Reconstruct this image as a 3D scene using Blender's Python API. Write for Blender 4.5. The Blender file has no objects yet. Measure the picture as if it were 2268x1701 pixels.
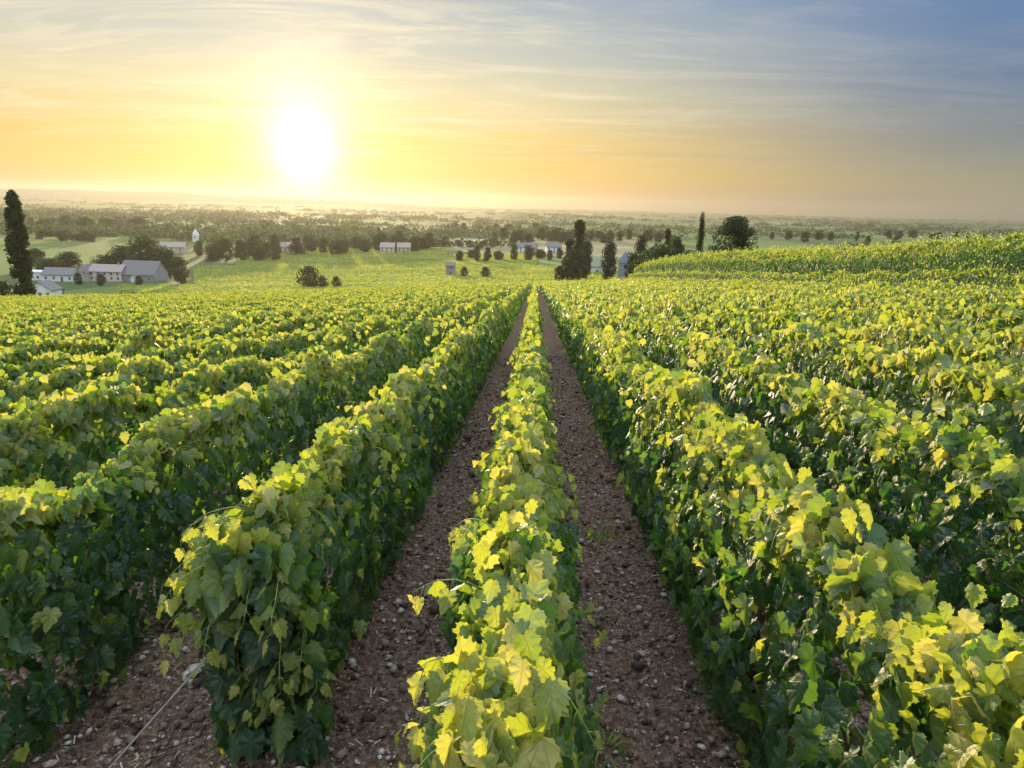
import bpy, math, random
import numpy as np
from mathutils import Vector, Matrix

random.seed(7)
rng = np.random.default_rng(11)
S = bpy.context.scene
COL = S.collection
R = math.radians

# ------------------------------------------------------------------ camera
CAM_H = 1.86
F_PX = 683.0                                    # focal length in pixels of a 1024 wide frame
cam_d = bpy.data.cameras.new('camera')
cam_d.sensor_width = 36.0
cam_d.lens = 36.0 * F_PX / 1024
cam_d.clip_start = 0.05
cam_d.clip_end = 60000
cam = bpy.data.objects.new('camera', cam_d)
COL.objects.link(cam)
YAW, PITCH, ROLL = R(1.75), R(-14.85), R(1.45)
CAM_M = (Matrix.Rotation(YAW, 4, 'Z') @ Matrix.Rotation(R(90) + PITCH, 4, 'X') @ Matrix.Rotation(ROLL, 4, 'Z'))
CAM_M.translation = Vector((0, 0, CAM_H))
cam.matrix_world = CAM_M
S.camera = cam
CAM_I = CAM_M.inverted()

def ground_at(px, py, Y0, Y1=1500.0):
    """where the line of sight of photo position px, py first meets the ground beyond the northing Y0"""
    Y = Y0
    while Y < Y1:
        p = at(px, py, Y)
        if p.z <= Hs(p.x, Y): return p
        Y += max(.05, Y * .004)
    return None

def at(px, py, Y):
    """the point of the place seen at photo position px, py (1024 x 768) at the northing Y"""
    d = CAM_M.to_3x3() @ Vector(((px - 512) / F_PX, (384 - py) / F_PX, -1))
    t = Y / d.y
    return Vector((0, 0, CAM_H)) + d * t

# ------------------------------------------------------------------ sun and sky
SUN_EL, SUN_AZ = R(4.4), R(-18.3)               # azimuth from +Y, negative to the left
SDIR = Vector((math.sin(SUN_AZ) * math.cos(SUN_EL), math.cos(SUN_AZ) * math.cos(SUN_EL), math.sin(SUN_EL)))
sun_d = bpy.data.lights.new('sun', 'SUN')
sun_d.energy = 5.0
sun_d.angle = R(0.6)
sun_d.color = (1.0, 0.78, 0.46)
sun = bpy.data.objects.new('sun', sun_d)
COL.objects.link(sun)
sun.rotation_euler = SDIR.to_track_quat('Z', 'Y').to_euler()

S.view_settings.view_transform = 'Standard'
S.view_settings.look = 'None'
S.view_settings.gamma = 1
S.view_settings.exposure = 0.65
S.cycles.use_denoising = True
S.cycles.max_bounces = 6
S.cycles.diffuse_bounces = 3
S.cycles.glossy_bounces = 2
S.cycles.transmission_bounces = 3
S.cycles.volume_bounces = 0
S.cycles.transparent_max_bounces = 8
S.cycles.sample_clamp_indirect = 4

class NT:
    """short-hand for building node trees"""
    def __init__(s, tree):
        s.t = tree
    def n(s, typ, **kw):
        nd = s.t.nodes.new(typ)
        for k, v in kw.items():
            setattr(nd, k, v)
        return nd
    def put(s, sock, v):
        if isinstance(v, bpy.types.NodeSocket):
            s.t.links.new(v, sock)
        else:
            sock.default_value = v
    def math(s, op, *a, clamp=False):
        nd = s.n('ShaderNodeMath', operation=op, use_clamp=clamp)
        for i, v in enumerate(a):
            s.put(nd.inputs[i], v)
        return nd.outputs[0]
    def vmath(s, op, *a):
        nd = s.n('ShaderNodeVectorMath', operation=op)
        for i, v in enumerate(a):
            s.put(nd.inputs[i], v)
        return nd.outputs['Value'] if op in ('DOT_PRODUCT', 'LENGTH', 'DISTANCE') else nd.outputs[0]
    def rng(s, v, a, b, c=0.0, d=1.0, smooth=False):
        nd = s.n('ShaderNodeMapRange')
        if smooth:
            nd.interpolation_type = 'SMOOTHSTEP'
        for i, q in enumerate((v, a, b, c, d)):
            s.put(nd.inputs[i], q)
        return nd.outputs[0]
    def mix(s, f, a, b, blend='MIX'):
        nd = s.n('ShaderNodeMix', data_type='RGBA', blend_type=blend)
        s.put(nd.inputs[0], f)
        for k, v in ((6, a), (7, b)):
            if isinstance(v, tuple) and len(v) == 3:
                v = v + (1,)
            s.put(nd.inputs[k], v)
        return nd.outputs[2]
    def ramp(s, f, stops, interp='LINEAR'):
        nd = s.n('ShaderNodeValToRGB')
        cr = nd.color_ramp
        cr.interpolation = interp
        while len(cr.elements) < len(stops):
            cr.elements.new(0.5)
        for e, (p, c) in zip(cr.elements, stops):
            e.position = p
            e.color = tuple(c) + (1,) if len(c) == 3 else c
        s.put(nd.inputs[0], f)
        return nd.outputs[0]
    def noise(s, vec, scale, detail=3, rough=0.55, dist=0.0):
        nd = s.n('ShaderNodeTexNoise')
        s.put(nd.inputs['Scale'], scale)
        nd.inputs['Detail'].default_value = detail
        nd.inputs['Roughness'].default_value = rough
        nd.inputs['Distortion'].default_value = dist
        if vec is not None:
            s.put(nd.inputs['Vector'], vec)
        return nd.outputs[0]
    def mapping(s, vec, scale=(1, 1, 1), rot=(0, 0, 0), loc=(0, 0, 0)):
        nd = s.n('ShaderNodeMapping')
        s.put(nd.inputs[0], vec)
        nd.inputs['Scale'].default_value = scale
        nd.inputs['Rotation'].default_value = rot
        nd.inputs['Location'].default_value = loc
        return nd.outputs[0]

def build_world():
    w = bpy.data.worlds.new('World')
    S.world = w
    w.use_nodes = True
    w.node_tree.nodes.clear()
    q = NT(w.node_tree)
    tc = q.n('ShaderNodeTexCoord')
    D = q.vmath('NORMALIZE', tc.outputs['Generated'])
    sep = q.n('ShaderNodeSeparateXYZ')
    q.put(sep.inputs[0], D)
    el = q.math('MAXIMUM', sep.outputs[2], 0.0)
    ang = q.math('ARCCOSINE', q.math('MINIMUM', q.vmath('DOT_PRODUCT', D, tuple(SDIR)), 0.99999))
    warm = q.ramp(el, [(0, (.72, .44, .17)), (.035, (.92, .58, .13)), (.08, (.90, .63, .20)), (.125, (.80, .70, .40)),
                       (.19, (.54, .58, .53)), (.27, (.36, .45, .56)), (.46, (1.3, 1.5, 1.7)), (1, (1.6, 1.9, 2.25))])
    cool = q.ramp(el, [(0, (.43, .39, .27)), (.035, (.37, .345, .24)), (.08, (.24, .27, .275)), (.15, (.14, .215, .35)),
                       (.25, (.10, .22, .45)), (.46, (1.3, 1.5, 1.75)), (1, (1.6, 1.9, 2.25))])  # both ramps brightened high overhead as added fill for the shaded foliage
    side = q.rng(ang, .26, .92, 0, 1, smooth=True)
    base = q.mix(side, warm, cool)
    # thin high cloud, laid out on a flat layer overhead so that it shrinks towards the horizon
    den = q.math('ADD', el, 0.07)
    cx = q.math('DIVIDE', sep.outputs[0], den)
    cy = q.math('DIVIDE', sep.outputs[1], den)
    cmb = q.n('ShaderNodeCombineXYZ')
    q.put(cmb.inputs[0], cx); q.put(cmb.inputs[1], cy)
    P = cmb.outputs[0]
    P1 = q.mapping(P, scale=(.34, 1.15, 1), rot=(0, 0, R(28)))
    n1 = q.noise(P1, 1.5, 10, .68, 1.7)
    P2 = q.mapping(P, scale=(.22, .9, 1), rot=(0, 0, R(-12)), loc=(3.1, 1.7, 0))
    n2 = q.noise(P2, 1.2, 8, .64, 1.2)
    m1 = q.rng(n1, .44, .64, 0, 1, smooth=True)
    m2 = q.rng(n2, .42, .74, 0, 1, smooth=True)
    near_sun = q.rng(ang, .25, .85, 1, .4, smooth=True)
    hi = q.rng(el, .03, .12, .15, 1)
    cm = q.math('MULTIPLY', q.math('MULTIPLY', q.math('ADD', q.math('MULTIPLY', m1, .62), q.math('MULTIPLY', m2, .45)), near_sun), hi)
    cm = q.math('MULTIPLY', q.math('MINIMUM', cm, 1.0), q.rng(el, .3, .45, 1, 0))
    ccol = q.mix(side, (.95, .84, .62), (.42, .46, .52))
    base = q.mix(q.math('MULTIPLY', cm, .8), base, ccol)
    # long low bands of darker cloud in the yellow part
    P3 = q.mapping(D, scale=(1.2, 1.2, 26), rot=(R(1.5), R(-3), 0))
    n3 = q.noise(P3, 1.6, 4, .55, .3)
    band = q.math('MULTIPLY', q.rng(n3, .50, .68, 0, 1, smooth=True), q.rng(el, .02, .2, .45, .1))
    base = q.mix(band, base, q.mix(side, (.62, .46, .24), (.27, .27, .27)))
    # the glow of the sun itself
    # a sun pillar: the glow is drawn out upwards and downwards by the ice haze
    az = q.math('SUBTRACT', q.math('ARCTAN2', sep.outputs[0], sep.outputs[1]), SUN_AZ)
    dz = q.math('SUBTRACT', sep.outputs[2], math.sin(SUN_EL) - .014)
    pil = q.math('SQRT', q.math('ADD', q.math('POWER', q.math('DIVIDE', az, .026), 2.0), q.math('POWER', q.math('DIVIDE', dz, .033), 2.0)))
    g1 = q.math('MULTIPLY', q.math('EXPONENT', q.math('MULTIPLY', pil, -1.0)), 4.6)
    g2 = q.math('MULTIPLY', q.math('EXPONENT', q.math('MULTIPLY', ang, -1 / .11)), .36)
    add = q.n('ShaderNodeMix', data_type='RGBA', blend_type='ADD')
    q.put(add.inputs[0], 1.0)
    q.put(add.inputs[6], base)
    sc1 = q.vmath('SCALE', (1.0, .90, .58))
    q.put(sc1.node.inputs['Scale'], g1)
    sc2 = q.vmath('SCALE', (1.0, .78, .34))
    q.put(sc2.node.inputs['Scale'], g2)
    q.put(add.inputs[7], q.vmath('ADD', sc1, sc2))
    bg = q.n('ShaderNodeBackground')
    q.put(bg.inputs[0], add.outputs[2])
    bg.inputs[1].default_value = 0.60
    sky = q.n('ShaderNodeTexSky', sky_type='NISHITA')
    sky.sun_disc = False
    sky.sun_elevation = SUN_EL
    sky.sun_rotation = SUN_AZ
    sky.dust_density = 1.0
    bg2 = q.n('ShaderNodeBackground')
    q.put(bg2.inputs[0], sky.outputs[0])
    bg2.inputs[1].default_value = 0.006
    ash = q.n('ShaderNodeAddShader')
    q.put(ash.inputs[0], bg.outputs[0]); q.put(ash.inputs[1], bg2.outputs[0])
    out = q.n('ShaderNodeOutputWorld')
    q.put(out.inputs[0], ash.outputs[0])
    w.cycles.sampling_method = 'MANUAL'
    w.cycles.sample_map_resolution = 1024
build_world()

# ------------------------------------------------------------------ helpers for objects
def tag(o, label=None, cat=None, group=None, kind=None):
    if label: o['label'] = label
    if cat: o['category'] = cat
    if group: o['group'] = group
    if kind: o['kind'] = kind
    return o

def empty(name, loc, rz=0.0, label=None, cat=None, group=None):
    o = bpy.data.objects.new(name, None)
    o.empty_display_size = .3
    COL.objects.link(o)
    o.location = loc
    o.rotation_euler.z = rz
    return tag(o, label, cat, group)

def np_mesh(name, V, F, mat, parent=None, attrs=None, uv=None, smooth=False):
    """V (n,3) and F (m,k) numpy arrays, every face with k corners"""
    me = bpy.data.meshes.new(name)
    V = np.ascontiguousarray(V, np.float32)
    F = np.ascontiguousarray(F, np.int32)
    m, k = F.shape
    me.vertices.add(len(V)); me.vertices.foreach_set('co', V.ravel())
    me.loops.add(m * k); me.loops.foreach_set('vertex_index', F.ravel())
    me.polygons.add(m)
    me.polygons.foreach_set('loop_start', np.arange(0, m * k, k, dtype=np.int32))
    if smooth:
        me.polygons.foreach_set('use_smooth', np.ones(m, bool))
    if uv is not None:
        l = me.uv_layers.new(name='UVMap')
        l.data.foreach_set('uv', np.ascontiguousarray(uv[F.ravel()], np.float32).ravel())
    for an, av in (attrs or {}).items():
        a = me.attributes.new(an, 'FLOAT', 'POINT')
        a.data.foreach_set('value', np.ascontiguousarray(av, np.float32))
    me.update(calc_edges=True)
    me.materials.append(mat)
    o = bpy.data.objects.new(name, me)
    COL.objects.link(o)
    if parent is not None: o.parent = parent
    return o

class MB:
    """collects simple solids and builds them as one mesh"""
    def __init__(s):
        s.v, s.f = [], []
    def add(s, vs, fs):
        b = len(s.v)
        s.v += [tuple(v) for v in vs]
        s.f += [tuple(b + i for i in f) for f in fs]
        return s
    def box(s, x0, x1, y0, y1, z0, z1):
        return s.add([(x, y, z) for z in (z0, z1) for x, y in ((x0, y0), (x1, y0), (x1, y1), (x0, y1))],
                     [(3, 2, 1, 0), (4, 5, 6, 7), (0, 1, 5, 4), (1, 2, 6, 5), (2, 3, 7, 6), (3, 0, 4, 7)])
    def tube(s, pts, rad, n=6):
        pts = [Vector(p) for p in pts]
        rad = rad if isinstance(rad, (list, tuple)) else [rad] * len(pts)
        vs = []
        for i, p in enumerate(pts):
            d = (pts[min(i + 1, len(pts) - 1)] - pts[max(i - 1, 0)]).normalized()
            a = d.orthogonal().normalized() if i == 0 else (a - d * a.dot(d)).normalized()
            b = d.cross(a)
            vs += [p + (a * math.cos(6.28318 * j / n) + b * math.sin(6.28318 * j / n)) * rad[i] for j in range(n)]
        fs = [(i * n + j, i * n + (j + 1) % n, (i + 1) * n + (j + 1) % n, (i + 1) * n + j) for i in range(len(pts) - 1) for j in range(n)]
        fs += [tuple(range(n))[::-1], tuple((len(pts) - 1) * n + j for j in range(n))]
        return s.add(vs, fs)
    def build(s, name, mat, parent=None, smooth=False):
        me = bpy.data.meshes.new(name)
        me.from_pydata(s.v, [], s.f)
        me.materials.append(mat)
        if smooth:
            for p in me.polygons: p.use_smooth = True
        o = bpy.data.objects.new(name, me)
        COL.objects.link(o)
        if parent is not None: o.parent = parent
        return o

def copy_tree(o, parent=None):
    c = o.copy(); COL.objects.link(c)
    if parent is not None: c.parent = parent
    for ch in list(o.children): copy_tree(ch, c)
    return c

def new_mat(name):
    m = bpy.data.materials.new(name)
    m.use_nodes = True
    m.node_tree.nodes.clear()
    q = NT(m.node_tree)
    out = q.n('ShaderNodeOutputMaterial')
    return m, q, out

def bump(q, h, strength, dist):
    b = q.n('ShaderNodeBump')
    b.inputs['Strength'].default_value = strength
    b.inputs['Distance'].default_value = dist
    q.put(b.inputs['Height'], h)
    return b.outputs[0]

def plain_mat(name, col, rough=.8, var=.25, scale=3.0, spec=.3, metal=0.0):
    m, q, out = new_mat(name)
    p = q.n('ShaderNodeBsdfPrincipled')
    tc = q.n('ShaderNodeTexCoord')
    n = q.noise(tc.outputs['Object'], scale, 5)
    dk = tuple(c * (1 - var) for c in col); lt = tuple(min(1, c * (1 + var)) for c in col)
    q.put(p.inputs['Base Color'], q.mix(q.rng(n, .3, .7), dk, lt))
    p.inputs['Roughness'].default_value = rough
    p.inputs['Specular IOR Level'].default_value = spec
    p.inputs['Metallic'].default_value = metal
    q.put(p.inputs['Normal'], bump(q, n, .3, .02))
    q.put(out.inputs[0], p.outputs[0])
    return m

# ------------------------------------------------------------------ materials
def leaf_mat(name, stops, under, trans, tfac=.42, veins=False, rough=.38, spec=.7):
    """a leaf: upper side, paler under side, and light coming through the blade"""
    m, q, out = new_mat(name)
    tint = q.n('ShaderNodeAttribute', attribute_name='tint').outputs['Fac']
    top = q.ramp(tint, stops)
    geo = q.n('ShaderNodeNewGeometry')
    col = q.mix(q.math('MULTIPLY', geo.outputs['Backfacing'], .65), top, under)
    tc = q.n('ShaderNodeTexCoord')
    tcol = q.ramp(tint, trans)
    normal = None
    if veins:
        uv = q.n('ShaderNodeUVMap').outputs[0]
        sp = q.n('ShaderNodeSeparateXYZ'); q.put(sp.inputs[0], uv)
        ax = q.math('ABSOLUTE', q.math('SUBTRACT', sp.outputs[0], .5))
        mid = q.rng(ax, .006, .022, 1, 0)
        a = q.math('ARCTAN2', ax, q.math('SUBTRACT', sp.outputs[1], .18))
        w = q.math('ABSOLUTE', q.math('SUBTRACT', q.math('FRACT', q.math('MULTIPLY', a, 1.35)), .5))
        side = q.math('MULTIPLY', q.rng(w, .0, .07, 1, 0), q.rng(ax, .02, .06, 0, 1))
        vein = q.math('MAXIMUM', mid, q.math('MULTIPLY', side, .7))
        pn = q.noise(tc.outputs['Object'], 45, 4)
        # blotches: paler rusty margin on the older leaves
        ry = q.math('SUBTRACT', sp.outputs[1], .42)
        rad = q.math('SQRT', q.math('ADD', q.math('MULTIPLY', ax, ax), q.math('MULTIPLY', ry, ry)))
        edge = q.math('MULTIPLY', q.rng(q.math('ADD', rad, q.math('MULTIPLY', pn, .25)), .50, .66, 0, 1, smooth=True), .55)
        col = q.mix(q.math('MULTIPLY', vein, .45), col, (.22, .27, .09))
        col = q.mix(edge, col, (.30, .27, .08))
        col = q.mix(q.rng(pn, .35, .75, 0, .35), col, (.03, .075, .02))
        tcol = q.mix(q.math('MULTIPLY', vein, .5), tcol, (.08, .13, .01))
        h = q.math('ADD', q.math('MULTIPLY', vein, -.6), q.noise(tc.outputs['Object'], 70, 2))
        normal = bump(q, h, .55, .006)
    p = q.n('ShaderNodeBsdfPrincipled')
    q.put(p.inputs['Base Color'], col)
    p.inputs['Roughness'].default_value = rough
    p.inputs['Specular IOR Level'].default_value = spec
    t = q.n('ShaderNodeBsdfTranslucent')
    q.put(t.inputs[0], tcol)
    if normal is not None:
        q.put(p.inputs['Normal'], normal)
    mx = q.n('ShaderNodeMixShader')
    mx.inputs[0].default_value = tfac
    q.put(mx.inputs[1], p.outputs[0]); q.put(mx.inputs[2], t.outputs[0])
    q.put(out.inputs[0], mx.outputs[0])
    return m

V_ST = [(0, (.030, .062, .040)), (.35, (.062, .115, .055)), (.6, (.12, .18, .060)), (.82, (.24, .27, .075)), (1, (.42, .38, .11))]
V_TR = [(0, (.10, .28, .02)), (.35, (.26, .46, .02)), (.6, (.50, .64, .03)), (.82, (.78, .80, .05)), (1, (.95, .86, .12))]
M = {}
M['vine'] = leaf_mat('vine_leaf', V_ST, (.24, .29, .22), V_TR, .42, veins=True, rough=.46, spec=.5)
M['vine_far'] = leaf_mat('vine_leaf_small', V_ST, (.17, .22, .13), V_TR, .40, rough=.6, spec=.3)
T_ST = [(0, (.016, .032, .014)), (.5, (.032, .058, .018)), (1, (.075, .11, .025))]
T_TR = [(0, (.03, .06, .01)), (.5, (.07, .12, .015)), (1, (.16, .22, .02))]
M['tree'] = leaf_mat('tree_leaf', T_ST, (.05, .07, .035), T_TR, .25, rough=.6, spec=.25)
M['bark'] = plain_mat('bark', (.10, .07, .045), .95, .5, 14)
M['shoot'] = plain_mat('green_shoot', (.22, .26, .06), .6, .3, 20)
M['wood'] = plain_mat('weathered_wood', (.22, .18, .13), .9, .4, 12)
M['wire'] = plain_mat('steel_wire', (.50, .47, .43), .5, .2, 30, metal=.3)
M['wall_white'] = plain_mat('white_render', (.80, .78, .75), .9, .12, 1.5)
M['wall_pink'] = plain_mat('pink_render', (.66, .55, .49), .9, .12, 1.5)
M['wall_cream'] = plain_mat('cream_render', (.55, .48, .34), .9, .12, 1.5)
M['wall_stone'] = plain_mat('grey_stone', (.30, .29, .28), .9, .25, 2.5)
M['roof_slate'] = plain_mat('slate_roof', (.17, .16, .16), .6, .2, 2.0)
M['roof_tile'] = plain_mat('brown_tile_roof', (.36, .29, .26), .85, .25, 2.0)
M['roof_pale'] = plain_mat('pale_sheet_roof', (.74, .75, .77), .5, .1, 1.0)
M['roof_green'] = plain_mat('mossy_roof', (.28, .30, .20), .85, .2, 2.0)
M['roof_blue'] = plain_mat('blue_slate_roof', (.15, .18, .24), .5, .15, 2.0)
M['glass'] = plain_mat('window_glass', (.03, .035, .045), .12, .1, 1.0, spec=.8)
M['joinery'] = plain_mat('white_joinery', (.6, .6, .58), .6, .1, 3.0)
M['door'] = plain_mat('brown_door', (.20, .08, .05), .6, .2, 3.0)
M['stone'] = None

def soil_nodes(q, vec):
    n1 = q.noise(vec, 2.2, 6, .6)
    n2 = q.noise(vec, 34, 6, .7)
    n3 = q.noise(vec, 130, 3, .6)
    c = q.ramp(n2, [(.33, (.045, .026, .017)), (.49, (.15, .088, .056)), (.6, (.31, .21, .145)), (.74, (.60, .50, .41))])
    c = q.mix(q.rng(n1, .3, .7, 0, .35), c, (.21, .15, .12))
    v = q.n('ShaderNodeTexVoronoi'); q.put(v.inputs['Vector'], vec); v.inputs['Scale'].default_value = 55
    vc = q.n('ShaderNodeSeparateColor'); q.put(vc.inputs[0], v.outputs['Color'])
    peb = q.math('MULTIPLY', q.rng(v.outputs['Distance'], .32, .22, 0, 1), q.rng(vc.outputs[0], .72, .76, 0, 1))
    c = q.mix(peb, c, q.mix(vc.outputs[1], (.60, .50, .42), (.26, .22, .20)))
    h = q.math('ADD', q.math('ADD', q.math('MULTIPLY', n2, 1.4), q.math('MULTIPLY', n3, .4)), q.math('MULTIPLY', peb, .7))
    return c, h

def ground_mat():
    m, q, out = new_mat('ground')
    geo = q.n('ShaderNodeNewGeometry')
    pos = geo.outputs['Position']
    soil, h = soil_nodes(q, pos)
    # the open country: fields of different crops with woods and hedges between
    wob = q.n('ShaderNodeTexNoise'); q.put(wob.inputs['Vector'], pos); wob.inputs['Scale'].default_value = .004
    off = q.vmath('SCALE', q.vmath('SUBTRACT', wob.outputs['Color'], (.5, .5, .5)))
    q.put(off.node.inputs['Scale'], 120.0)
    P = q.vmath('ADD', pos, off)
    P = q.mapping(P, scale=(1, .55, 0), rot=(0, 0, R(17)))
    v = q.n('ShaderNodeTexVoronoi'); q.put(v.inputs['Vector'], P); v.inputs['Scale'].default_value = .0060
    vc = q.n('ShaderNodeSeparateColor'); q.put(vc.inputs[0], v.outputs['Color'])
    crop = q.ramp(vc.outputs[0], [(0, (.05, .085, .025)), (.25, (.11, .15, .03)), (.45, (.065, .09, .03)), (.6, (.16, .17, .05)),
                                  (.72, (.10, .16, .03)), (.85, (.28, .23, .12)), (.93, (.06, .09, .03))], 'CONSTANT')
    fine = q.noise(q.mapping(pos, scale=(1, .25, 1)), .05, 5)
    crop = q.mix(q.rng(fine, .3, .7, 0, .35), crop, (.06, .08, .03))
    small = q.noise(pos, .6, 4)
    crop = q.mix(q.rng(small, .35, .7, 0, .3), crop, (.16, .19, .05))
    ms = q.n('ShaderNodeAttribute', attribute_name='soil').outputs['Fac']
    grass = q.mix(q.rng(q.noise(pos, 9, 5), .35, .65), (.05, .10, .02), (.17, .20, .05))
    gm = q.n('ShaderNodeAttribute', attribute_name='verge').outputs['Fac']
    c = q.mix(gm, crop, grass)
    c = q.mix(ms, c, soil)
    p = q.n('ShaderNodeBsdfPrincipled')
    q.put(p.inputs['Base Color'], c)
    p.inputs['Roughness'].default_value = .95
    p.inputs['Specular IOR Level'].default_value = .15
    q.put(p.inputs['Normal'], bump(q, q.math('MULTIPLY', h, ms), .9, .018))
    q.put(out.inputs[0], p.outputs[0])
    return m

def stone_mat():
    m, q, out = new_mat('pebble')
    t = q.n('ShaderNodeAttribute', attribute_name='tint').outputs['Fac']
    c = q.ramp(t, [(0, (.05, .034, .025)), (.35, (.17, .105, .07)), (.6, (.33, .23, .16)), (.8, (.52, .44, .37)), (1, (.70, .63, .56))])
    tc = q.n('ShaderNodeTexCoord')
    c = q.mix(q.rng(q.noise(tc.outputs['Object'], 90, 4), .35, .7, 0, .6), c, (.07, .045, .03))
    p = q.n('ShaderNodeBsdfPrincipled')
    q.put(p.inputs['Base Color'], c)
    p.inputs['Roughness'].default_value = .85
    q.put(out.inputs[0], p.outputs[0])
    return m
M['ground'] = ground_mat()
M['stone'] = stone_mat()

# ------------------------------------------------------------------ terrain
def vnoise(x, y, seed):
    """smooth value noise"""
    xi, yi = np.floor(x).astype(np.int64), np.floor(y).astype(np.int64)
    fx, fy = x - xi, y - yi
    fx, fy = fx * fx * (3 - 2 * fx), fy * fy * (3 - 2 * fy)
    def h(a, b):
        n = (a * 374761393 + b * 668265263 + seed * 1442695041) & 0x7fffffff
        n = ((n ^ (n >> 13)) * 1274126177) & 0x7fffffff
        return ((n ^ (n >> 16)) & 0xffff) / 65535.0
    return (h(xi, yi) * (1 - fx) + h(xi + 1, yi) * fx) * (1 - fy) + (h(xi, yi + 1) * (1 - fx) + h(xi + 1, yi + 1) * fx) * fy

def sstep(x, a, b):
    t = np.clip((x - a) / (b - a), 0, 1)
    return t * t * (3 - 2 * t)

KY = np.array([-400, -60, 0, 60, 105, 125, 150, 185, 230, 300, 400, 600, 1000, 2500, 6000, 16000], float)
KZ = np.array([42, 6.3, 0, -6.3, -11.0, -13.5, -17.6, -22.5, -26.6, -30.5, -33.5, -37.5, -43, -54, -66, -92], float)
SL = np.gradient(KZ, KY)
SL[1:3] = -.105; SL[3] = -.105
def gprof(y):
    y = np.clip(y, KY[0], KY[-1])
    i = np.clip(np.searchsorted(KY, y) - 1, 0, len(KY) - 2)
    h = KY[i + 1] - KY[i]
    t = (y - KY[i]) / h
    return ((2*t**3-3*t**2+1)*KZ[i] + (t**3-2*t**2+t)*h*SL[i] + (-2*t**3+3*t**2)*KZ[i+1] + (t**3-t**2)*h*SL[i+1])

def H(x, y):
    x = np.asarray(x, float); y = np.asarray(y, float)
    r = np.hypot(x, y)
    z = gprof(y)
    z = z + .063 * 120 * np.tanh(x / 120) * (1 - .8 * sstep(y, 250, 700))
    z = z + (1.15 + 1.05 * sstep(y, 30, 80)) * sstep(x, 13.2, 17.2) * (1 - sstep(y, 100, 150))      # the bank up to the next plot
    z = z + (vnoise(x / 90 + 5, y / 90 + 3, 4) - .5) * 4 * sstep(r, 250, 700)
    z = z + (vnoise(x / 700 + 5, y / 700 + 3, 9) - .5) * 14 * sstep(r, 900, 3000)
    return z

def Hs(x, y):
    return float(H(x, y))

FIELD_END = 112.0
def build_ground():
    yy = np.concatenate([np.arange(-6, 9, .07), 9 + np.cumsum(np.geomspace(.075, 330, 330))])
    yy = yy[yy < 10600]
    yy = np.concatenate([[-300, -120, -50, -20, -10], yy])
    xp = np.concatenate([np.arange(0.035, 4.5, .07), 4.5 + np.cumsum(np.geomspace(.075, 520, 210))])
    xp = xp[xp < 10600]
    xx = np.concatenate([-xp[::-1], xp])
    X, Y = np.meshgrid(xx, yy)
    Z = H(X, Y)
    # clods, wheel ruts and mounded soil under the vines, only close by
    near = 1 - sstep(np.hypot(X, Y), 8, 30)
    Z += near * (.03 * np.cos(2 * np.pi * X) + .030 * (vnoise(X * 2.1, Y * 2.1, 1) - .5) + .030 * (vnoise(X * 7, Y * 7, 2) - .5) + .034 * (vnoise(X * 17, Y * 17, 3) - .5))
    ny, nx = X.shape
    idx = np.arange(ny * nx).reshape(ny, nx)
    F = np.stack([idx[:-1, :-1], idx[:-1, 1:], idx[1:, 1:], idx[1:, :-1]], -1).reshape(-1, 4)
    soil = (1 - sstep(Y, FIELD_END, FIELD_END + 3))
    verge = (1 - sstep(Y, 150, 200))
    o = np_mesh('ground', np.stack([X, Y, Z], -1).reshape(-1, 3), F, M['ground'],
                attrs={'soil': soil.ravel(), 'verge': verge.ravel()}, smooth=True)
    tag(o, kind='structure')
build_ground()

def build_hills():
    m, q, out = new_mat('far_hill')
    p = q.n('ShaderNodeBsdfPrincipled')
    geo = q.n('ShaderNodeNewGeometry')
    q.put(p.inputs['Base Color'], q.mix(q.noise(geo.outputs['Position'], .004, 5), (.03, .05, .025), (.10, .12, .05)))
    p.inputs['Roughness'].default_value = .95
    q.put(out.inputs[0], p.outputs[0])
    u = np.linspace(-9500, 2500, 160)
    v = np.linspace(-1600, 1600, 30)
    U, W = np.meshgrid(u, v)
    ridge = (np.clip(1 - ((U + 5200) / 4600) ** 2, 0, 1) ** .8) * (85 + 40 * vnoise(U / 900, W * 0 + 1.5, 21) + 22 * vnoise(U / 240, W / 300, 22))
    Z = ridge * np.exp(-(W / 700) ** 2) * 1.0 - 95
    X = U; Y = 8500 + W + U * .05
    idx = np.arange(X.size).reshape(X.shape)
    F = np.stack([idx[:-1, :-1], idx[:-1, 1:], idx[1:, 1:], idx[1:, :-1]], -1).reshape(-1, 4)
    o = np_mesh('hills', np.stack([X, Y, Z], -1).reshape(-1, 3), F, m, smooth=True)
    tag(o, kind='structure')
build_hills()

# ------------------------------------------------------------------ leaves
def serrate(half, k=.05):
    """a toothed margin: between every two points of the outline a small notch towards the middle"""
    o = [half[0]]
    for (a, b), (c, d) in zip(half[:-1], half[1:]):
        mx_, my_ = (a + c) / 2, (b + d) / 2
        o += [(mx_ * (1 - k * 1.3), my_ + (.4 - my_) * k * 1.3), (c, d)]
    return o
def fan_template(half, cy=.36, fold=.30, droop=.35, curl=.0, wave=.0, width=1.0):
    pts = [(x, y) for x, y in half] + [(-x, y) for x, y in reversed(half[1:-1])]
    P = np.array([(0, cy)] + pts, float)
    P[:, 0] *= width
    z = -fold * np.abs(P[:, 0]) - droop * np.clip(P[:, 1], 0, 2) ** 2 * .6 + curl * P[:, 0] ** 2 * 2
    z[1:] += wave * np.sin(np.arange(len(pts)) * (2.3 if len(pts) < 30 else .72))
    n = len(pts)
    F = np.array([(0, 1 + i, 1 + (i + 1) % n) for i in range(n)])
    uv = np.stack([P[:, 0] * .9 + .5, np.clip(P[:, 1] * .8 + .12, 0, 1)], -1)
    return np.stack([P[:, 0], P[:, 1], z], -1), F, uv

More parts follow.
